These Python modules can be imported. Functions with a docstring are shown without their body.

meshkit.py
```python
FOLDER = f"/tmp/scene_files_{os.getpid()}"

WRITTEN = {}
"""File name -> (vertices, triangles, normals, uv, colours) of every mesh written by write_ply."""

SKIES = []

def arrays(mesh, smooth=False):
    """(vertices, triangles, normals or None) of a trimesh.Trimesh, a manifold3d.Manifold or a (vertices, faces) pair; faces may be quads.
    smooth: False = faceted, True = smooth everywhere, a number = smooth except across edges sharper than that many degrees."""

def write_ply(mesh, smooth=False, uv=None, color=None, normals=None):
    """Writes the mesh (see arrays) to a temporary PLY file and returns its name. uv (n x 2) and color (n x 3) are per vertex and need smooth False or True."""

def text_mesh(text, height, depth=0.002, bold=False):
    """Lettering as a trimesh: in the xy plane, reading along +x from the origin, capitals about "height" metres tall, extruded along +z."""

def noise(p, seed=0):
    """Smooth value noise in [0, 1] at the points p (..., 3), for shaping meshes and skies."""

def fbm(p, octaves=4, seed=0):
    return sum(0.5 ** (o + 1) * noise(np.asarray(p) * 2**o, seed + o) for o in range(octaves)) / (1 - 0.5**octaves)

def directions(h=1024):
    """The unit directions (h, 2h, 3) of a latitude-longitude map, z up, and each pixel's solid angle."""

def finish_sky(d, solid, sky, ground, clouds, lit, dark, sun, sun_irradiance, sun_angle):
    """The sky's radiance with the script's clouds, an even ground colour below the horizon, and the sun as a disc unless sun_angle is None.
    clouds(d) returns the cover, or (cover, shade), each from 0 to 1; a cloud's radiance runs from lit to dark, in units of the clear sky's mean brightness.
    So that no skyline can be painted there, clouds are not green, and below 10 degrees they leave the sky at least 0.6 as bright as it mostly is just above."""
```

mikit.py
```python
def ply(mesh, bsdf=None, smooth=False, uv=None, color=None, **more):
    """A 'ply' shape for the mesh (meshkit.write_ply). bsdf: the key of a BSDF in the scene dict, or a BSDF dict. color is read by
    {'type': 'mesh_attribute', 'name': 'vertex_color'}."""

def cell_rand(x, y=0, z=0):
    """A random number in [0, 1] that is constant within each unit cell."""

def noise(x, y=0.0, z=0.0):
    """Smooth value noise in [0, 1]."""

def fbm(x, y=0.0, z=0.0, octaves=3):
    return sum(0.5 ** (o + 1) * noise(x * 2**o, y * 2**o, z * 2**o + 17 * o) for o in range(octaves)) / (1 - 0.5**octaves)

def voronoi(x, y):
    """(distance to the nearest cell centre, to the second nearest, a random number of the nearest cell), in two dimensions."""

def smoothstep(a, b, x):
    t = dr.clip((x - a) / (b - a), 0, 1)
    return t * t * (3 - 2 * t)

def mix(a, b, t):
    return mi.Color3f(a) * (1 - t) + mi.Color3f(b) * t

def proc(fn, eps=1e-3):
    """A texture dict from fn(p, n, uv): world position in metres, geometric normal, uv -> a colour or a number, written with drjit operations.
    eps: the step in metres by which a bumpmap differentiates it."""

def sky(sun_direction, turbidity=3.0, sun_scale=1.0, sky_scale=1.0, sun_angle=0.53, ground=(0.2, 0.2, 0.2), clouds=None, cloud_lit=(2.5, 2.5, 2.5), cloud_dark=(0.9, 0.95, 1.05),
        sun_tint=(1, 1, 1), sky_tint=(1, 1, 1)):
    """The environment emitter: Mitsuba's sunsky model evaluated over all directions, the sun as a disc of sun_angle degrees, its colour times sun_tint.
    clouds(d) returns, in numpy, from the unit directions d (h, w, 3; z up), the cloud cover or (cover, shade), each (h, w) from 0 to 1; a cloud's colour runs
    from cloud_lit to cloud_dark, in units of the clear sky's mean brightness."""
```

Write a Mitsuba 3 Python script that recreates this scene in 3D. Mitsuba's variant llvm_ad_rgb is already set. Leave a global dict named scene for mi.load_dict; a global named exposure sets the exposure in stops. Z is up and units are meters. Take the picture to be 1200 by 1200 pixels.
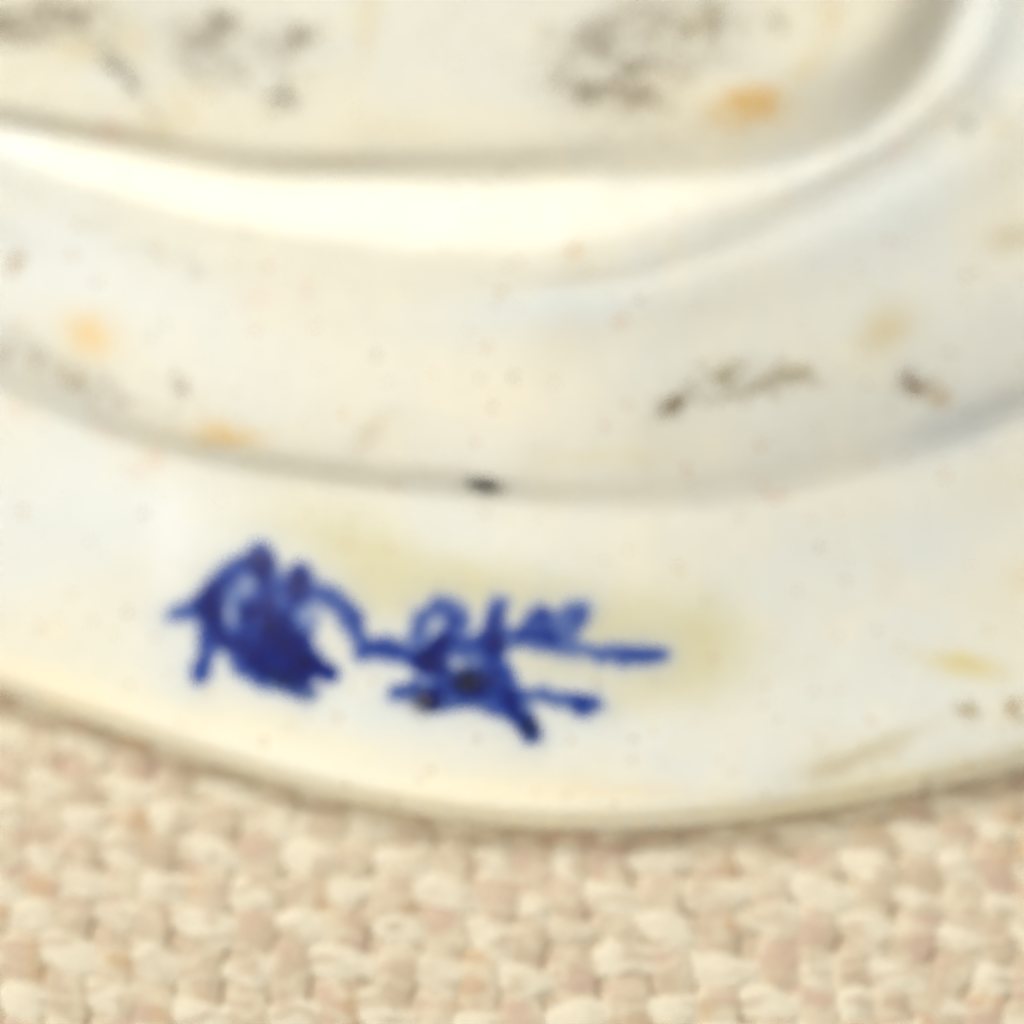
import math
import numpy as np
import trimesh
import drjit as dr
import mitsuba as mi
import mikit
from mikit import cell_rand, noise, fbm, voronoi, smoothstep, mix, proc
from meshkit import write_ply, fbm as nfbm
from scipy.interpolate import PchipInterpolator, LinearNDInterpolator
from scipy.spatial import Delaunay
from shapely.geometry import Polygon, Point, LineString
from shapely.ops import unary_union
from shapely import contains_xy

T = mi.ScalarTransform4f
MM = 1e-3
rng = np.random.default_rng(7)
scene, labels = {}, {}

# ------------------------------------------------------------------ camera, lamps, exposure
exposure = 0.13
EL = math.radians(55)
target = np.array([0, 0, 6.0]) * MM
DIST = 0.24
eye = target - DIST * np.array([0, math.cos(EL), -math.sin(EL)])
scene['camera'] = {
    'type': 'thinlens', 'fov': 13.3089, 'fov_axis': 'x', 'near_clip': 0.01, 'far_clip': 20.0,
    'aperture_radius': 0.0054, 'focus_distance': 0.2185,
    'to_world': T().look_at(origin=eye.tolist(), target=target.tolist(), up=[0, 0, 1]),
}


def lamp(name, at, aim, w, h, rgb):
    scene[name] = {'type': 'rectangle',
                   'to_world': T().look_at(origin=list(at), target=list(aim), up=[0, 1, 0.01]) @ T().scale([w / 2, h / 2, 1]),
                   'bsdf': {'type': 'diffuse', 'reflectance': {'type': 'rgb', 'value': 0.5}},
                   'emitter': {'type': 'area', 'radiance': {'type': 'rgb', 'value': list(rgb)}}}


# a diffused lamp high behind the dish, plus two added unseen fills: cool at left, warm over the photographer
lamp('ceiling_lamp', (-0.25, 0.80, 1.00), (0, 0, 0), 0.80, 0.70, (6.7, 6.5, 5.95))
lamp('window_pane', (-1.35, 0.35, 0.75), (0, 0, 0), 0.70, 0.90, (1.6, 1.8, 2.05))
lamp('warm_fill', (-0.24, -0.38, 0.70), (0, 0, 0), 0.62, 0.62, (3.9, 3.76, 3.36))
for n_, l_ in (('ceiling_lamp', 'square diffused lamp panel hanging high behind the dish'),
               ('window_pane', 'added cool fill panel, unseen, off to the left of the dish'),
               ('warm_fill', 'added warm fill lamp, unseen, above the front of the cloth')):
    labels[n_] = {'label': l_, 'category': 'window' if 'window' in n_ else 'lamp'}


def srgb(r, g, b):
    return [((c / 255 + 0.055) / 1.055) ** 2.4 if c > 10 else c / 255 / 12.92 for c in (r, g, b)]


# ------------------------------------------------------------------ the dish: nested outlines (Fourier radius about CENTRE, mm) and their heights
CENTRE = np.array([-6.0, 36.0])
LOOPS = {"L1": [24.313, -0.802, 0.631, 5.992, 0.255, -0.528, -0.464, 0.814, 0.228, -0.33, -0.308, -0.075, 0.144, -0.147, -0.135, -0.151, -0.073], "L2": [27.078, -0.591, 1.474, 6.831, -0.135, -0.901, -0.585, 1.084, 0.306, -0.605, -0.347, 0.164, 0.491, -0.109, -0.14, 0.01, 0.338], "L3": [30.41, 0.669, 1.294, 4.589, -0.471, 0.021, 0.684, 0.282, -0.024, 0.185, 0.279, -0.172, -0.16, -0.025, 0.071, -0.19, -0.104], "L4": [43.709, 2.232, 3.174, 7.024, -1.77, -0.018, 0.778, 0.873, -0.485, 0.003, 0.091, 0.023, -0.131, 0.026, -0.093, -0.173, -0.021], "L5": [45.037, 2.61, 3.859, 6.608, -2.143, -0.122, 1.26, 0.672, -0.563, -0.061, 0.476, 0.107, -0.151, -0.04, 0.006, -0.1, 0.021], "L7": [59.061, 2.94, 2.222, 5.456, -2.911, -0.908, 0.097, 0.167, -0.332, -0.251, 0.051, -0.194, -0.05, -0.122, 0.177, 0.05, 0.142]}
Z = dict(L1=15.6, L2=14.45, L3=13.7, L4=8.35, L5=7.1, L7=1.0)


def radius(k, th):
    c = LOOPS[k]
    r = np.full_like(th, c[0])
    for n in range(1, 9):
        r = r + c[2 * n - 1] * np.cos(n * th) + c[2 * n] * np.sin(n * th)
    return r


NT = 720
th = np.linspace(0, 2 * np.pi, NT, endpoint=False)
R = {k: radius(k, th) for k in LOOPS}


def apart(inner, outer, gap):
    d = R[outer] - R[inner] - gap
    R[outer] = R[inner] + gap + 0.5 * (d + np.sqrt(d * d + 0.15))


dip = np.exp(-((np.angle(np.exp(1j * (th + 0.2)))) / 0.45) ** 2)     # the step is deeper at the right-hand end of the base
apart('L1', 'L2', 0.7)
apart('L2', 'L3', 1.5)
apart('L4', 'L5', 0.55)
one = np.ones(NT)


def between(a, b, t):
    return R[a] * (1 - t) + R[b] * t


# profile stations from the centre of the base to the rim and back underneath
ST = [(0.02 * R['L1'], 15.95 * one), (0.35 * R['L1'], 15.93 * one), (0.7 * R['L1'], 15.9 * one), (0.93 * R['L1'], 15.84 * one), (R['L1'], Z['L1'] * one),
      (R['L2'], Z['L2'] - 1.1 * dip), (between('L2', 'L3', 0.12), 14.33 - 1.1 * dip), (between('L2', 'L3', 0.7), 14.12 - 1.0 * dip), (R['L3'], Z['L3'] - 0.9 * dip), (between('L3', 'L4', 0.07), 13.3 - 0.8 * dip), (between('L3', 'L4', 0.17), 13.02 - 0.65 * dip), (between('L3', 'L4', 0.38), 11.9 - 0.4 * dip),
      (between('L3', 'L4', 0.7), 10.35 * one), (between('L3', 'L4', 0.88), 9.25 * one), (R['L4'], Z['L4'] * one),
      (R['L5'], Z['L5'] * one), (between('L5', 'L7', 0.04), 6.88 * one), (between('L5', 'L7', 0.3), 5.25 * one),
      (between('L5', 'L7', 0.6), 3.7 * one), (R['L7'] - 3.0, 2.8 * one), (R['L7'] - 1.5, 2.36 * one),
      (R['L7'] - 0.6, 1.95 * one), (R['L7'] - 0.2, 1.5 * one), (R['L7'], 0.95 * one), (R['L7'] - 0.3, 0.4 * one), (R['L7'] - 1.2, 0.2 * one),
      (between('L5', 'L7', 0.75), 0.9 * one), (between('L5', 'L7', 0.1), 3.6 * one), (R['L4'] - 2.0, 5.4 * one), (between('L3', 'L4', 0.2), 9.4 * one),
      (R['L1'], 11.2 * one), (0.5 * R['L1'], 11.5 * one), (0.02 * R['L1'], 11.5 * one)]
SR = np.array([s[0] for s in ST])
SZ = np.array([s[1] for s in ST])
knots = np.arange(len(ST), dtype=float)
PER = 12
fine = np.linspace(0, len(ST) - 1, (len(ST) - 1) * PER + 1)
chord = np.hypot(np.diff(SR, axis=0), np.diff(SZ, axis=0)).mean(1)
s_k = np.r_[0, np.cumsum(np.maximum(chord, 0.2))]
s_f = np.interp(fine, knots, s_k)
PR = PchipInterpolator(s_k, SR, axis=0)(s_f)
PZ = PchipInterpolator(s_k, SZ, axis=0)(s_f)
# round the profile a little, as the glaze does
for _ in range(8):
    PR[1:-1] = 0.25 * PR[:-2] + 0.5 * PR[1:-1] + 0.25 * PR[2:]
    PZ[1:-1] = 0.25 * PZ[:-2] + 0.5 * PZ[1:-1] + 0.25 * PZ[2:]
X = CENTRE[0] + PR * np.cos(th)
Y = CENTRE[1] + PR * np.sin(th)
wob = (nfbm(np.stack([X / 9, Y / 9, PZ / 9], -1), 3, 3) - 0.5) * 0.32 + (nfbm(np.stack([X / 3, Y / 3, PZ / 3], -1), 2, 5) - 0.5) * 0.06
top = fine <= 22
PZ = PZ + wob * np.clip((23 - fine) / 3, 0, 1)[:, None]
V = np.stack([X, Y, PZ], -1)
nr = len(fine)
dth = np.roll(V, -1, 1) - np.roll(V, 1, 1)
dr_ = np.gradient(V, axis=0)
NRM = np.cross(dr_, dth)
NRM /= np.linalg.norm(NRM, axis=-1, keepdims=True)


def band(a, b):
    """the faces of the dish between two profile stations, with the normals of the whole surface"""
    i0, i1 = int(round(a * PER)), int(round(b * PER))
    v, n = V[i0:i1 + 1].reshape(-1, 3) * MM, NRM[i0:i1 + 1].reshape(-1, 3)
    i, j = np.meshgrid(np.arange(i1 - i0), np.arange(NT), indexing='ij')
    k = (j + 1) % NT
    a_, b_, c_, d_ = i * NT + j, (i + 1) * NT + j, (i + 1) * NT + k, i * NT + k
    f = np.concatenate([np.stack([a_, b_, c_], -1).reshape(-1, 3), np.stack([a_, c_, d_], -1).reshape(-1, 3)])
    return v, f, n


up_rows = slice(0, 22 * PER, 3)
SURF = LinearNDInterpolator(np.stack([X[up_rows].ravel(), Y[up_rows].ravel()], -1), V[up_rows, :, 2].ravel())


def put(key, v, f, n, bsdf):
    scene[key] = {'type': 'ply', 'filename': write_ply((v, f), normals=n), 'face_normals': False, 'bsdf': {'type': 'ref', 'id': bsdf}}


# ------------------------------------------------------------------ glaze: stains, tints and painted shading (x, y, half-length, half-width mm, turn, colour, strength) and brushed cobalt
STAINS_AND_SHADING = [
    (-28.35, 26.61, 1.68, 1.09, 2.815, (112, 99, 76), 0.75),
    (-25.93, 26.18, 3.39, 1.25, 3.012, (142, 131, 110), 0.3),
    (-17.98, 25.55, 3.46, 2.64, 2.731, (142, 131, 110), 0.14),
    (-12.92, 24.6, 2.4, 1.86, 3.073, (142, 131, 110), 0.14),
    (5.73, 23.97, 4.4, 3.34, -2.784, (142, 131, 110), 0.14),
    (9.58, 25.21, 2.87, 2.12, -3.129, (142, 131, 110), 0.12),
    (4.28, 21.64, 1.91, 0.84, 2.91, (112, 99, 76), 0.3),
    (-25.53, 27.65, 2.89, 0.9, -0.006, (142, 131, 110), 0.5),
    (-22.44, 23.85, 3.54, 0.51, 2.177, (112, 99, 76), 0.5),
    (-24.16, 24.6, 1.2, 0.88, -0.065, (214, 196, 140), 0.4),
    (-16.11, 26.82, 0.97, 0.8, 2.162, (112, 99, 76), 0.55),
    (-17.41, 24.6, 1.84, 1.24, 1.627, (142, 131, 110), 0.45),
    (-12.22, 25.53, 1.29, 0.85, -2.592, (142, 131, 110), 0.5),
    (-12.72, 21.27, 0.99, 0.82, -2.417, (112, 99, 76), 0.5),
    (-15.25, 23.07, 0.95, 0.85, -0.093, (142, 131, 110), 0.35),
    (-21.34, 25.57, 1.26, 0.96, 1.701, (214, 196, 140), 0.4),
    (-19.48, 19.27, 1.14, 0.56, 3.101, (214, 196, 140), 0.35),
    (-18.24, 20.36, 1.13, 0.68, 1.949, (214, 196, 140), 0.3),
    (-8.18, 27.07, 3.09, 0.68, 1.526, (214, 196, 140), 0.35),
    (-6.61, 19.11, 2.83, 0.68, -0.001, (214, 196, 140), 0.2),
    (6.43, 22.43, 2.52, 1.91, -2.484, (142, 131, 110), 0.5),
    (5.94, 21.64, 1.25, 0.71, -2.869, (112, 99, 76), 0.55),
    (4.79, 25.55, 2.15, 1.35, -2.322, (142, 131, 110), 0.45),
    (10.58, 26.99, 2.14, 1.27, -2.989, (140, 126, 90), 0.75),
    (7.95, 27.63, 1.64, 0.9, 0.01, (142, 131, 110), 0.5),
    (8.83, 23.82, 1.47, 0.82, 2.639, (142, 131, 110), 0.4),
    (7.12, 21.06, 1.9, 0.47, 2.92, (140, 126, 90), 0.4),
    (14.9, 26.61, 0.76, 0.66, 1.288, (112, 99, 76), 0.45),
    (18.05, 27.16, 1.89, 0.48, 1.399, (214, 196, 140), 0.5),
    (16.47, 23.45, 1.31, 0.67, -2.292, (214, 196, 140), 0.5),
    (1.91, 23.97, 2.46, 0.96, 1.566, (142, 131, 110), 0.15),
    (3.33, 22.43, 0.76, 0.73, 0.0, (142, 131, 110), 0.3),
    (12.2, 24.58, 1.24, 0.99, 0.053, (142, 131, 110), 0.2),
    (13.15, 20.96, 1.66, 0.89, -2.896, (222, 172, 84), 0.95),
    (13.15, 20.96, 2.94, 1.55, -2.892, (214, 196, 140), 0.35),
    (-23.18, 8.71, 1.29, 0.79, 2.619, (232, 184, 92), 0.95),
    (-23.18, 8.71, 2.36, 1.41, 2.732, (236, 216, 160), 0.4),
    (-15.57, 3.27, 1.61, 0.43, 2.947, (222, 180, 92), 0.95),
    (-15.57, 3.33, 2.84, 0.59, 2.951, (214, 196, 140), 0.3),
    (-27.47, 12.77, 0.54, 0.41, 2.785, (170, 140, 90), 0.7),
    (3.41, 11.89, 0.5, 0.47, 1.287, (206, 170, 110), 0.6),
    (-18.3, 5.42, 0.68, 0.38, 1.366, (150, 130, 110), 0.6),
    (20.65, 9.03, 1.71, 1.07, -2.462, (210, 192, 140), 0.7),
    (22.25, 6.17, 1.01, 0.56, 3.028, (130, 108, 78), 0.55),
    (23.34, 5.92, 0.76, 0.43, -3.112, (190, 165, 120), 0.5),
    (9.15, 4.37, 1.32, 0.63, -2.655, (124, 112, 88), 0.55),
    (11.16, 5.4, 1.61, 0.78, -2.902, (150, 136, 104), 0.5),
    (13.04, 5.57, 1.59, 0.74, -3.12, (160, 146, 114), 0.45),
    (15.39, 6.03, 1.61, 0.61, -2.998, (160, 146, 114), 0.45),
    (8.45, 3.75, 0.55, 0.43, -2.622, (142, 131, 110), 0.4),
    (-7.9, 2.58, 0.91, 0.67, 0.502, (190, 174, 140), 0.35),
    (-7.2, 3.11, 1.3, 0.41, -2.566, (190, 174, 140), 0.3),
    (-4.64, 1.23, 1.86, 0.26, 3.024, (190, 174, 140), 0.3),
    (4.63, 1.49, 2.79, 0.37, -3.123, (226, 214, 170), 0.5),
    (-0.93, 3.7, 5.57, 2.0, 3.137, (240, 228, 200), 0.3),
    (-14.0, 9.61, 0.93, 0.58, 3.037, (224, 190, 170), 0.25),
    (-11.2, 9.89, 0.69, 0.47, 1.634, (224, 190, 170), 0.3),
    (-20.66, 12.78, 1.47, 0.61, 2.721, (142, 131, 110), 0.12),
    (-22.6, 14.24, 0.59, 0.43, 2.822, (142, 131, 110), 0.25),
    (-17.8, 11.63, 1.95, 0.44, 2.727, (142, 131, 110), 0.15),
    (25.7, 21.85, 0.61, 0.48, 1.266, (150, 146, 134), 0.6),
    (27.0, 23.34, 1.1, 0.77, 1.274, (180, 178, 166), 0.5),
    (27.5, 21.88, 0.64, 0.55, -2.343, (214, 196, 140), 0.6),
    (27.8, 15.12, 1.28, 0.72, -2.962, (190, 172, 130), 0.6),
    (21.47, 19.8, 0.74, 0.55, 1.133, (224, 190, 170), 0.35),
    (23.0, 19.1, 0.72, 0.56, 1.231, (180, 180, 176), 0.4),
    (24.46, -8.3, 2.02, 0.64, 2.969, (216, 198, 120), 0.75),
    (27.14, -10.74, 0.66, 0.56, -2.858, (160, 130, 60), 0.7),
    (24.59, -10.98, 0.51, 0.46, -2.754, (170, 156, 120), 0.6),
    (18.28, -13.69, 2.15, 0.57, -2.803, (190, 176, 138), 0.65),
    (20.61, -12.53, 2.37, 0.53, -2.759, (200, 188, 150), 0.45),
    (16.44, -14.2, 1.21, 0.69, -2.603, (200, 186, 150), 0.4),
    (5.46, -15.5, 4.1, 0.32, 3.12, (226, 206, 180), 0.5),
    (-25.63, 7.61, 3.48, 0.52, 2.691, (176, 160, 128), 0.4),
    (-22.73, 6.18, 1.66, 0.45, 2.673, (160, 144, 116), 0.38),
    (-20.11, 4.95, 1.26, 0.3, 2.753, (160, 144, 116), 0.38),
    (-26.85, 8.8, 1.52, 0.3, 2.642, (142, 131, 110), 0.3),
    (-22.26, 19.36, 0.77, 0.3, 3.032, (224, 190, 170), 0.6),
    (-19.67, 2.78, 0.58, 0.52, 2.74, (228, 190, 150), 0.5),
    (-20.7, 2.15, 0.49, 0.36, 2.926, (224, 190, 170), 0.5),
    (-22.29, 4.45, 0.68, 0.27, 2.922, (224, 190, 170), 0.45),
    (14.51, 0.24, 0.56, 0.25, -3.075, (216, 176, 150), 0.6),
    (-27.37, 6.0, 0.88, 0.38, 2.995, (224, 190, 170), 0.3),
    (-11.93, -11.79, 0.38, 0.36, 2.356, (196, 190, 160), 0.5),
    (-16.93, -11.39, 0.47, 0.34, 2.939, (236, 220, 180), 0.5),
    (-25.12, -5.87, 0.68, 0.45, 2.967, (238, 222, 190), 0.4),
    (20.42, -3.41, 1.09, 0.75, 1.489, (236, 214, 176), 0.35),
    (27.93, -3.41, 1.19, 1.06, -2.393, (236, 214, 176), 0.35),
    (-25.98, -8.73, 4.35, 0.1, 2.748, (246, 228, 184), 0.6),  # rim-edge strips: cream of thin glaze, with cloth bounce painted in
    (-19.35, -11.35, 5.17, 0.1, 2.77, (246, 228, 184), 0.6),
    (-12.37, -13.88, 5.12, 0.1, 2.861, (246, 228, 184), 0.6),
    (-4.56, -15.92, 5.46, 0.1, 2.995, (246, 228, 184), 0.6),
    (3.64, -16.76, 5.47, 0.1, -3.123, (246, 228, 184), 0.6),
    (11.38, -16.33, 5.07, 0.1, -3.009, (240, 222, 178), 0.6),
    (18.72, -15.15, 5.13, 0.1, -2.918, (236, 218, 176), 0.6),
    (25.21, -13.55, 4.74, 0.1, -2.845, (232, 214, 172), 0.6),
    (-7.88, -2.74, 4.67, 1.6, 2.744, (212, 206, 166), 0.95),
    (-12.09, -1.22, 3.29, 0.79, 2.928, (212, 206, 166), 0.3),
    (-1.85, -4.73, 5.09, 1.43, 2.993, (212, 206, 166), 0.95),
    (4.61, -7.05, 5.05, 1.99, 3.07, (212, 206, 166), 0.95),
    (10.13, -7.44, 2.6, 2.44, -2.88, (212, 206, 166), 0.85),
    (7.34, -10.22, 3.7, 1.39, -2.949, (212, 206, 166), 0.5),
    (-7.4, -5.0, 2.81, 1.33, 2.765, (212, 206, 166), 0.6),
    (1.84, -8.86, 2.76, 1.36, 0.0, (212, 206, 166), 0.45),
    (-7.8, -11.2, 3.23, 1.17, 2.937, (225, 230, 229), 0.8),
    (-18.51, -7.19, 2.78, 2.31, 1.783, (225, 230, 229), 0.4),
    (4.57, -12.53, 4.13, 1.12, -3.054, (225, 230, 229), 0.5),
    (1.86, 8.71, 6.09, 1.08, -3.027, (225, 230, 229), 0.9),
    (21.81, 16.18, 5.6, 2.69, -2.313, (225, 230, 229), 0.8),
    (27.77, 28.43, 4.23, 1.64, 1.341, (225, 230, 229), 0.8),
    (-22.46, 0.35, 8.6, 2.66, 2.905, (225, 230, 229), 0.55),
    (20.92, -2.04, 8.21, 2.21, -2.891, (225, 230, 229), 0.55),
    (24.87, 4.63, 4.52, 1.08, -2.686, (190, 198, 208), 0.5),  # grey-blue shade of the steep wall at right, put into the colour
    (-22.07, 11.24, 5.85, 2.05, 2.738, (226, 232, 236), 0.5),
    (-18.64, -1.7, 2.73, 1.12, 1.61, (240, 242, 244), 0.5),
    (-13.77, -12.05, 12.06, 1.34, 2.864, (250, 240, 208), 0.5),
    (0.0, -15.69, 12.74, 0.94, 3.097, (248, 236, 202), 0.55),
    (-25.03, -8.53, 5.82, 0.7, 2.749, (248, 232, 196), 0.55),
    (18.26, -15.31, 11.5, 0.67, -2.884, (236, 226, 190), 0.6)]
STROKES = [
    (0.45, [(-18.42, -5.44, 0.2), (-17.26, -5.24, 0.52), (-16.33, -4.93, 0.7)]),
    (0.6, [(-16.71, -4.72, 0.52), (-15.7, -3.77, 0.61), (-14.78, -3.02, 0.61), (-13.71, -2.72, 0.66)]),
    (0.6, [(-16.89, -8.79, 0.3), (-16.55, -7.39, 0.43), (-16.22, -5.71, 0.66)]),
    (0.6, [(-16.38, -4.56, 0.48), (-16.18, -5.57, 0.57), (-15.36, -6.91, 0.61)]),
    (0.6, [(-13.66, -2.9, 0.61), (-13.51, -3.45, 0.52)]),
    (0.55, [(-13.6, -3.45, 0.48), (-13.36, -4.27, 0.7), (-13.29, -5.4, 0.75)]),
    (0.6, [(-11.64, -3.73, 0.52), (-11.73, -4.36, 0.66)]),
    (0.45, [(-11.73, -4.36, 0.61), (-12.5, -5.45, 0.8), (-12.86, -6.34, 0.8)]),
    (0.5, [(-11.4, -4.37, 0.52), (-10.19, -4.75, 0.48), (-9.34, -5.33, 0.48), (-8.55, -6.32, 0.48), (-8.4, -7.0, 0.34)]),
    (0.75, [(-14.36, -5.39, 0.61), (-13.88, -6.51, 1.16), (-13.02, -7.71, 1.43), (-11.43, -8.73, 0.8)]),
    (0.85, [(-13.06, -5.64, 0.61), (-12.38, -6.97, 0.8), (-11.3, -8.12, 0.7), (-9.9, -8.96, 0.34)]),
    (0.5, [(-15.36, -6.82, 0.43), (-14.54, -8.09, 0.61), (-12.99, -9.15, 0.48), (-11.41, -9.55, 0.57), (-10.94, -9.99, 0.3)]),
    (0.3, [(-15.55, -4.15, 0.7), (-14.61, -4.65, 0.89), (-13.92, -4.24, 0.8)]),
    (0.35, [(-11.8, -5.48, 0.8), (-11.19, -6.11, 0.7), (-11.45, -7.01, 0.61)]),
    (0.62, [(-8.02, -7.84, 0.43), (-6.91, -7.76, 0.57), (-5.66, -8.22, 0.43), (-4.6, -8.52, 0.48)]),
    (0.5, [(-5.12, -7.13, 0.34), (-4.89, -6.22, 0.39), (-4.25, -5.74, 0.43), (-3.51, -5.72, 0.52), (-2.95, -6.37, 0.52), (-3.23, -7.05, 0.43)]),
    (0.75, [(-3.78, -7.29, 0.39), (-4.1, -7.97, 0.57), (-4.6, -8.56, 0.66), (-3.96, -8.85, 0.48)]),
    (0.55, [(-3.95, -8.98, 0.43), (-3.95, -10.23, 0.43)]),
    (0.5, [(-6.15, -10.22, 0.3), (-5.23, -10.07, 0.48), (-4.5, -10.59, 0.57)]),
    (0.55, [(-4.24, -7.97, 0.43), (-2.53, -7.8, 0.52), (-1.06, -7.77, 0.48)]),
    (0.62, [(-0.6, -5.56, 0.25), (-1.01, -6.45, 0.39), (-1.2, -7.55, 0.52), (-0.92, -8.82, 0.57), (-0.37, -10.11, 0.61), (0.27, -11.41, 0.48), (1.05, -12.48, 0.39)]),
    (0.5, [(-4.22, -10.68, 0.39), (-2.61, -10.45, 0.48), (-1.24, -10.75, 0.52), (-0.09, -11.32, 0.48)]),
    (0.6, [(-2.94, -9.71, 0.48), (-2.2, -9.63, 0.7), (-1.56, -9.87, 0.52)]),
    (0.42, [(-0.92, -7.42, 0.43), (0.78, -7.35, 0.48), (2.39, -7.77, 0.43), (3.86, -8.09, 0.3), (5.15, -8.27, 0.39), (6.76, -8.31, 0.43), (7.91, -8.3, 0.39)]),
    (0.45, [(0.51, -7.3, 0.3), (0.97, -6.62, 0.39), (1.57, -6.13, 0.48), (2.08, -6.32, 0.34), (1.7, -6.94, 0.34), (1.38, -7.39, 0.34)]),
    (0.45, [(2.12, -7.39, 0.34), (2.58, -6.71, 0.39), (3.14, -6.14, 0.48), (3.87, -6.01, 0.39), (3.69, -6.54, 0.34), (3.04, -7.07, 0.34)]),
    (0.42, [(-0.28, -10.48, 0.39), (1.51, -10.44, 0.3), (2.84, -10.68, 0.3), (3.76, -10.91, 0.48), (4.4, -10.92, 0.39)])]      # tone, [(x, y, half-width), ...] in mm on the dish


def blob(x, y, s, wx, wy):
    cx, cy, a, b, rot = s[:5]
    ca, sa = math.cos(rot), math.sin(rot)
    u = ((x + wx - cx) * ca + (y + wy - cy) * sa) / a
    v = (-(x + wx - cx) * sa + (y + wy - cy) * ca) / b
    return dr.exp(-0.9 * (u * u + v * v))


def pigment(x, y):
    """cobalt laid by each stroke, washes adding up where strokes cross"""
    wx = (noise(x * 1.7, y * 1.7, 3.0) - 0.5) * 0.35
    wy = (noise(x * 1.7, y * 1.7, 9.0) - 0.5) * 0.35
    px, py = x + wx, y + wy
    clear, halo = mi.Float(1.0), mi.Float(9.0)
    for tone, pts in STROKES:
        best = mi.Float(9.0)
        for (x0, y0, r0), (x1, y1, r1) in zip(pts[:-1], pts[1:]):
            ex, ey = x1 - x0, y1 - y0
            t = dr.clip(((px - x0) * ex + (py - y0) * ey) / max(ex * ex + ey * ey, 1e-6), 0, 1)
            d = dr.sqrt(dr.square(px - x0 - ex * t) + dr.square(py - y0 - ey * t)) - (r0 + (r1 - r0) * t)
            best = dr.minimum(best, d)
        halo = dr.minimum(halo, best)
        clear = clear * (1 - (1 - (1 - tone) ** 1.15) * smoothstep(0.50, -0.30, best))
    for s in BLOTS:
        clear = clear * (1 - s[5] * blob(px, py, s, 0.0, 0.0))
    den = 1 - clear
    for s in GAPS:
        den = den * (1 - s[5] * blob(px, py, s, 0.0, 0.0))
    return den, halo


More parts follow.
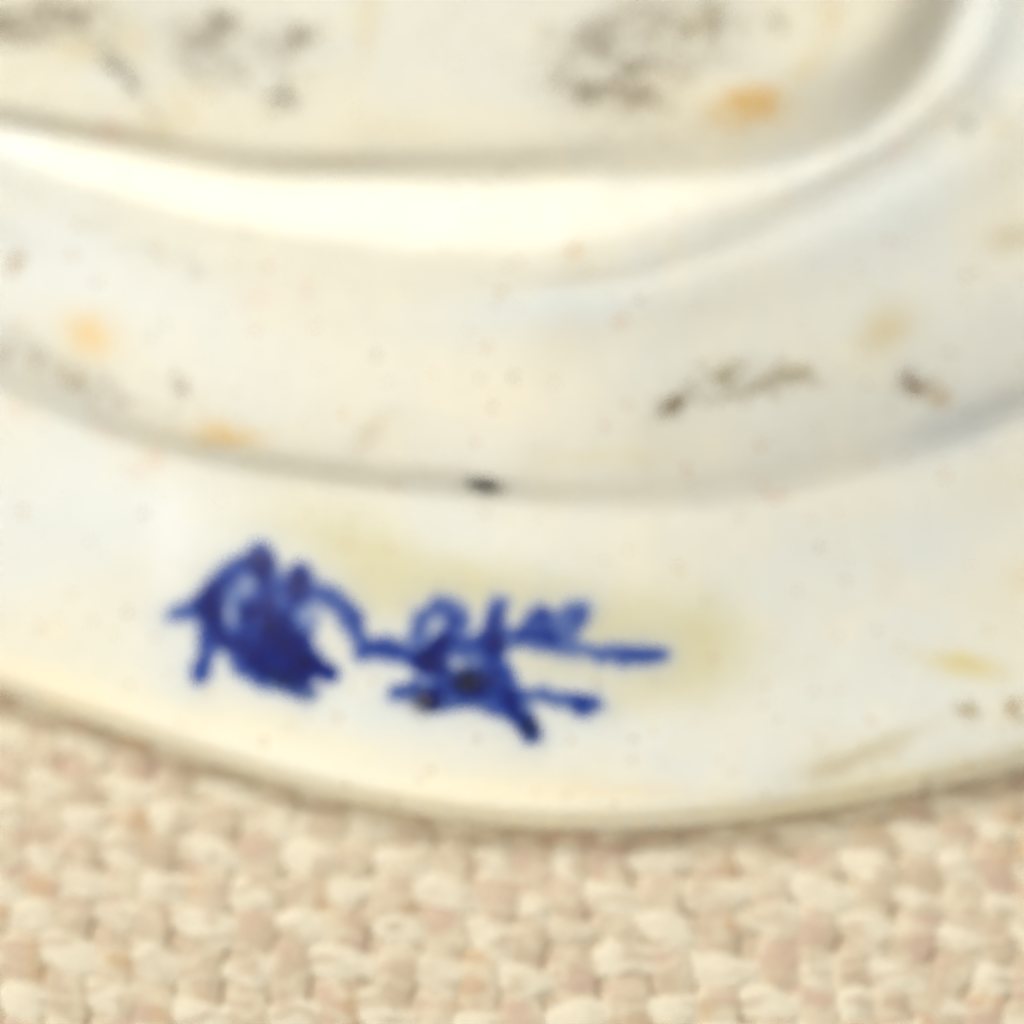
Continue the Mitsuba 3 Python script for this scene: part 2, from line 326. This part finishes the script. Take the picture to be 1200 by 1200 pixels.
SPOTS = [
    (-1.53, 0.37, 0.84, 0.25, 3.026, (22, 22, 22), 1.4),
    (-2.3, -9.72, 0.92, 0.73, 3.06, (6, 6, 20), 0.9),
    (-4.63, -10.72, 0.69, 0.56, 2.904, (22, 20, 34), 0.9),
    (0.91, -12.15, 0.74, 0.45, 2.168, (16, 26, 50), 0.8),
    (-12.44, -9.22, 1.05, 0.4, 2.74, (12, 24, 60), 0.75),
    (-11.03, -10.27, 0.42, 0.4, 2.344, (120, 130, 130), 0.4)]
GAPS = [
    (-15.15, -5.54, 0.94, 0.37, 1.78, 0.6),
    (-14.48, -3.94, 0.59, 0.46, 1.647, 0.5),
    (-10.96, -5.84, 0.69, 0.55, 2.994, 0.55),
    (-12.51, -4.99, 0.63, 0.33, 1.432, 0.35),
    (-13.88, -6.28, 0.72, 0.24, 1.149, 0.25),
    (-3.22, -8.55, 0.46, 0.37, 3.02, 0.4),
    (-3.92, -6.71, 0.36, 0.32, 1.571, 0.3),
    (2.4, -6.49, 0.41, 0.23, 1.312, 0.4)]      # thin places between strokes
BLOTS = [
    (-16.28, -5.12, 0.72, 0.61, 1.529, 0.6),
    (-13.56, -3.05, 0.65, 0.53, 2.972, 0.7),
    (-11.68, -4.05, 0.75, 0.66, 2.875, 0.75),
    (-12.48, -6.95, 1.45, 0.89, 2.205, 0.8),
    (-13.86, -7.43, 1.13, 0.82, 2.978, 0.5),
    (-9.95, -8.83, 0.66, 0.31, 2.858, 0.6),
    (-14.27, -5.48, 0.57, 0.45, 2.895, 0.5),
    (-8.5, -5.96, 0.63, 0.41, 1.937, 0.4),
    (-4.37, -8.33, 0.67, 0.47, -2.685, 0.75),
    (-3.87, -7.48, 0.55, 0.37, 1.324, 0.5),
    (-3.14, -6.4, 0.47, 0.45, 2.345, 0.4),
    (1.57, -6.32, 0.51, 0.39, 0.0, 0.5),
    (3.51, -6.22, 0.41, 0.36, 3.023, 0.45),
    (6.76, -8.31, 1.2, 0.27, -3.133, 0.35),
    (3.85, -10.91, 0.65, 0.37, 3.009, 0.6),
    (-2.2, -9.63, 1.01, 0.82, 3.084, 0.6),
    (0.82, -12.15, 0.56, 0.41, 2.124, 0.5),
    (-6.91, -7.85, 0.84, 0.38, 3.011, 0.3),
    (-0.97, -6.55, 0.9, 0.32, 1.575, 0.35)]      # ink pooled within the strokes


def glaze_colour(p, n, uv, clean=1.0):
    x, y = p.x * 1000, p.y * 1000
    big, mid, fine_ = fbm(x * 0.11 + 5, y * 0.11, 1.0), fbm(x * 0.45, y * 0.45 + 3, 2.0), fbm(x * 1.6, y * 1.6, 4.0)
    white = mix(srgb(237, 234, 219), srgb(233, 234, 227), smoothstep(0.35, 0.65, big)) * 0.97
    white = mix(white, srgb(240, 235, 216), 0.35 * smoothstep(0.5, 0.75, mid))
    c = white * (1 - 0.05 * fine_)
    wx, wy = (fine_ - 0.5) * 0.9, (fbm(x * 1.6, y * 1.6, 8.0) - 0.5) * 0.9
    grain = 0.3 + 1.25 * smoothstep(0.40, 0.60, fbm(x * 1.9, y * 2.3, 6.0, octaves=4))
    for s in STAINS_AND_SHADING:
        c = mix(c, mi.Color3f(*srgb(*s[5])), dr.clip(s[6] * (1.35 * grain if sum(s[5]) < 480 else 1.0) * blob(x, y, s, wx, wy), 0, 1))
    # grit and iron freckles caught in the glaze
    for cell, seed, share, size in ((1.5, 0.0, 0.80, 0.20), (0.8, 40.0, 0.86, 0.12)):
        near, _, which = voronoi(x / cell + seed, y / cell)
        tint = mix(srgb(170, 150, 118), srgb(222, 186, 150), cell_rand(which * 9000, 3.0))
        c = mix(c, tint, 0.55 * smoothstep(share, share + 0.15, which) * smoothstep(size * 1.5, size * 0.5, near * cell + 0.3 * (fine_ - 0.5)))
    c = c * mix((0.92, 0.90, 0.86), (1, 1, 1), clean)
    den, halo = pigment(x, y)
    c = mix(c, srgb(164, 180, 206), 0.72 * dr.exp(-dr.maximum(halo, 0) / 0.6))
    den = dr.clip(den * (0.92 + 0.22 * (fine_ - 0.5)), 0, 1)
    c = mix(c, srgb(92, 116, 176), smoothstep(0.0, 0.35, den))
    c = mix(c, srgb(22, 56, 148), smoothstep(0.3, 0.65, den))
    c = mix(c, srgb(4, 17, 108), smoothstep(0.6, 0.85, den))
    c = mix(c, srgb(0, 2, 66), smoothstep(0.85, 0.985, den))
    for s in SPOTS:
        c = mix(c, mi.Color3f(*srgb(*s[5])), dr.clip(s[6] * blob(x, y, s, wx * 0.4, wy * 0.4), 0, 1))
    return c


def worn_colour(p, n, uv):
    return glaze_colour(p, n, uv, clean=0.0)


def glaze_bump(p, n, uv):
    return 0.00002 * fbm(p.x * 700, p.y * 700, p.z * 700)


scene['glaze'] = {'type': 'bumpmap', 'scale': 1.0, 'nested_texture': proc(glaze_bump, eps=1e-4),
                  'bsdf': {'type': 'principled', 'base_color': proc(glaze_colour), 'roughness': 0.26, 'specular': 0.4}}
scene['worn_glaze'] = {'type': 'bumpmap', 'scale': 1.0, 'nested_texture': proc(glaze_bump, eps=1e-4),
                       'bsdf': {'type': 'principled', 'base_color': proc(worn_colour), 'roughness': 0.6, 'specular': 0.3}}
scene['bare_porcelain'] = {'type': 'principled', 'base_color': {'type': 'rgb', 'value': srgb(232, 228, 218)}, 'roughness': 0.3}

DISH = 'porcelain_dish'
labels[DISH] = {'label': 'upturned white porcelain dish with a blue brushed mark lying on the woven cloth', 'category': 'dish'}
put(DISH + '__base', *band(0, 5), 'worn_glaze')
labels[DISH + '__base'] = {'label': 'raised base mottled with grey brown dirt'}
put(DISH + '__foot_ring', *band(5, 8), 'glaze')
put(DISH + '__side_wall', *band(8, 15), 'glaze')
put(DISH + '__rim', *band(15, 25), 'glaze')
put(DISH + '__inside', *band(25, len(ST) - 1), 'bare_porcelain')


# ------------------------------------------------------------------ the painted mark, stroke by stroke, a film on the glaze
def film(shape, lift, step=0.12):
    x0, y0, x1, y1 = shape.bounds
    gx, gy = np.meshgrid(np.arange(x0, x1, step), np.arange(y0, y1, step))
    g = np.stack([gx.ravel(), gy.ravel()], -1)
    g = g[contains_xy(shape.buffer(-0.04), g[:, 0], g[:, 1])]
    edge = [np.asarray(r.segmentize(step).coords)[:-1] for q in getattr(shape, 'geoms', [shape]) for r in (q.exterior, *q.interiors)]
    p = np.vstack([g] + edge)
    f = Delaunay(p).simplices
    m = p[f].mean(1)
    f = f[contains_xy(shape, m[:, 0], m[:, 1])]
    a, b, c = p[f[:, 0]], p[f[:, 1]], p[f[:, 2]]
    cr = (b - a)[:, 0] * (c - a)[:, 1] - (b - a)[:, 1] * (c - a)[:, 0]
    f = np.where(cr[:, None] < 0, f[:, ::-1], f)[np.abs(cr) > 1e-7]
    e = 0.08
    z = SURF(p)
    n = np.stack([-(SURF(p + [e, 0]) - SURF(p - [e, 0])) / (2 * e), -(SURF(p + [0, e]) - SURF(p - [0, e])) / (2 * e), np.ones(len(p))], -1)
    n /= np.linalg.norm(n, axis=1, keepdims=True)
    return np.column_stack([p, z + lift]) * MM, f, n


def stroke_shape(pts, grow=0.0):
    parts = []
    for (x0, y0, r0), (x1, y1, r1) in zip(pts[:-1], pts[1:]):
        parts.append(unary_union([Point(x0, y0).buffer(r0 + grow), Point(x1, y1).buffer(r1 + grow)]).convex_hull)
    return unary_union(parts)


MARK = DISH + '__painted_mark'
done = None
for i, (tone, pts) in enumerate(STROKES):
    k = MARK + '__brush_stroke' + ('' if i == 0 else f'_{i:03d}')
    s = stroke_shape(pts)
    put(k, *film(s, 0.02 + 0.004 * i), 'glaze')
labels[MARK] = {'label': 'dark blue brushed mark on the rim'}


def nub(key, x, y, a, b, rot, h, bsdf):
    """a small lump sunk in the glaze"""
    m = trimesh.creation.icosphere(3)
    v = m.vertices * [a, b, h]
    v = v * (1 + 0.25 * (nfbm(m.vertices * 1.5 + [x, y, 0], 2, 4)[:, None] - 0.5))
    c, s = math.cos(rot), math.sin(rot)
    v = v @ np.array([[c, s, 0], [-s, c, 0], [0, 0, 1]])
    scene[key] = mikit.ply(trimesh.Trimesh((v + [x, y, float(SURF([[x, y]])[0])]) * MM, m.faces, process=False), bsdf, smooth=True)


for name_, rgb_, ro_ in (('iron_black', (26, 26, 25), 0.6), ('kiln_black', (4, 5, 16), 0.7), ('kiln_teal', (20, 34, 62), 0.6), ('grit_brown', (120, 100, 92), 0.5)):
    scene[name_] = {'type': 'principled', 'base_color': {'type': 'rgb', 'value': srgb(*rgb_)}, 'roughness': ro_}
NUBS = [
    ('iron_speck', 'iron_black', -1.53, 0.37, 0.79, 0.25, 3.018),
    ('kiln_pit', 'kiln_black', -2.25, -9.76, 0.51, 0.41, 3.032),
    ('kiln_pit', 'iron_black', -4.59, -10.76, 0.37, 0.33, 2.91),
    ('grit', 'grit_brown', -4.73, -10.57, 0.25, 0.22, 2.185),
    ('kiln_pit', 'kiln_teal', 0.87, -12.2, 0.52, 0.23, 2.163)]
seen = {}
for kind, bs, x, y, a, b, rot in NUBS:
    i = seen.get(kind, 0)
    seen[kind] = i + 1
    nub(DISH + '__' + kind + ('' if i == 0 else f'_{i:03d}'), x, y, a, b, rot, 0.10, bs)
labels[DISH + '__iron_speck'] = {'label': 'black iron speck at the foot of the side wall'}

# ------------------------------------------------------------------ the cloth: warp and weft yarns, one by one
CLOTH = 'tablecloth'
labels[CLOTH] = {'label': 'coarse cream and pinkish beige woven cloth under the upturned dish', 'category': 'tablecloth'}
WARP, WEFT = 2.45, 2.2
X0, X1, Y0, Y1 = -62.0, 62.0, -58.0, 44.0


def marl(x, y, cut):
    """slubs of cream fibre wandering through the tan yarn"""
    wx, wy = 1.1 * (noise(x * 0.9, y * 0.9, 2.0) - 0.5), 0.9 * (noise(x * 0.9, y * 0.9, 8.0) - 0.5)
    q = 1 - dr.abs(2 * noise((x + wx) * 0.50, (y + wy) * 1.15, 5.0) - 1)
    return smoothstep(cut - 0.32, cut + 0.32, q)


def weft_colour(p, n, uv):
    x, y, z = p.x * 1000, p.y * 1000, p.z * 1000
    f = noise(x * 2.0, y * 11.0, z * 5)
    c = mix(srgb(203, 188, 164), srgb(224, 215, 194), marl(x, y, 0.50))
    return c * (0.92 + 0.14 * f)


def warp_colour(p, n, uv):
    x, y, z = p.x * 1000, p.y * 1000, p.z * 1000
    a, b = noise(x * 0.5, y * 0.5, 7.0), noise(x * 0.6 + 9, y * 0.45, 2.0)
    f = noise(x * 11.0, y * 2.0, z * 5)
    c = mix(srgb(199, 182, 158), srgb(201, 178, 158), smoothstep(0.35, 0.75, a))
    c = mix(c, srgb(206, 176, 138), 0.6 * smoothstep(0.62, 0.88, b))
    c = mix(c, srgb(218, 207, 183), 0.9 * marl(x, y, 0.76))
    return c * (0.92 + 0.14 * f)


def fibre_bump(p, n, uv):
    return 0.00012 * fbm(p.x * 2500, p.y * 2500, p.z * 2500, octaves=2)


for nm, fn in (('weft_cotton', weft_colour), ('warp_cotton', warp_colour)):
    scene[nm] = {'type': 'bumpmap', 'scale': 1.0, 'nested_texture': proc(fibre_bump, eps=5e-5),
                 'bsdf': {'type': 'principled', 'base_color': proc(fn), 'roughness': 0.95, 'specular': 0.1, 'sheen': 0.3}}
scene['cloth_back'] = {'type': 'diffuse', 'reflectance': {'type': 'rgb', 'value': srgb(200, 183, 158)}}


def wave2(x, y, seed):
    return nfbm(np.stack([x / 7, y / 7, np.full_like(x, seed)], -1), 2, 11) - 0.5


def yarn(key, line, wide, high, across, bsdf):
    """an oval yarn along a centre line, its width uneven"""
    n, m = len(line), 10
    a = np.linspace(0, 2 * np.pi, m, endpoint=False)
    v = line[:, None, :] + np.cos(a)[None, :, None] * wide[:, None, None] * across + np.sin(a)[None, :, None] * high[:, None, None] * np.array([0, 0, 1.0])
    i, j = np.meshgrid(np.arange(n - 1), np.arange(m), indexing='ij')
    k = (j + 1) % m
    A, B, C, D = i * m + j, i * m + k, (i + 1) * m + k, (i + 1) * m + j
    f = np.concatenate([np.stack([A, B, C], -1).reshape(-1, 3), np.stack([A, C, D], -1).reshape(-1, 3)])
    if across[0] > 0:
        f = f[:, ::-1]
    msh = trimesh.Trimesh(v.reshape(-1, 3) * MM, f, process=False)
    scene[key] = mikit.ply(msh, bsdf, smooth=True)


TOP = -0.5
wx_ = np.arange(X0, X1, WARP)
wy_ = np.arange(Y0, Y1, WEFT)


def lay(x, y):
    """the hand-woven drift of the whole cloth"""
    return x + 3.4 * wave2(x, y, 1.0) + 0.02 * y, y + 3.2 * wave2(x, y, 5.0) - 0.03 * x


for i, x in enumerate(wx_):
    s = np.arange(Y0, Y1, 0.4)
    gx, gy = lay(np.full_like(s, x + rng.normal(0, 0.12)), s)
    ph = np.cos(np.pi * ((s - Y0) / WEFT + i))
    line = np.stack([gx, gy, TOP + 0.11 * ph], -1)
    w = 1.2 + 0.4 * (nfbm(np.stack([gx, gy / 3, s * 0 + i], -1), 2, 21) - 0.5) + 0.1 * ph
    yarn(CLOTH + '__warp_yarn' + ('' if i == 0 else f'_{i:03d}'), line, w, 0.34 + 0 * w, np.array([1.0, 0, 0]), 'warp_cotton')
for i, y in enumerate(wy_):
    s = np.arange(X0, X1, 0.4)
    gx, gy = lay(s, np.full_like(s, y + rng.normal(0, 0.12)))
    ph = -np.cos(np.pi * ((s - X0) / WARP + i))
    gy = gy + 0.8 * (nfbm(np.stack([gx / 1.4, gy, s * 0 + 3.7 * i], -1), 2, 41) - 0.5) + 0.25 * np.sin(np.pi * ((s - X0) / WARP + i) + 0.6)
    line = np.stack([gx, gy, TOP + 0.14 * ph], -1)
    w = 1.0 + 1.0 * (nfbm(np.stack([gx / 1.6, gy, s * 0 + i], -1), 2, 31) - 0.5) + 0.18 * ph
    yarn(CLOTH + '__weft_yarn' + ('' if i == 0 else f'_{i:03d}'), line, w, 0.36 + 0 * w, np.array([0, 1.0, 0]), 'weft_cotton')
g = np.array([[-260, -200, -0.50], [260, -200, -0.50], [260, 260, -0.50], [-260, 260, -0.50]]) * MM
scene[CLOTH + '__backing'] = mikit.ply((g, np.array([[0, 1, 2], [0, 2, 3]])), 'cloth_back')
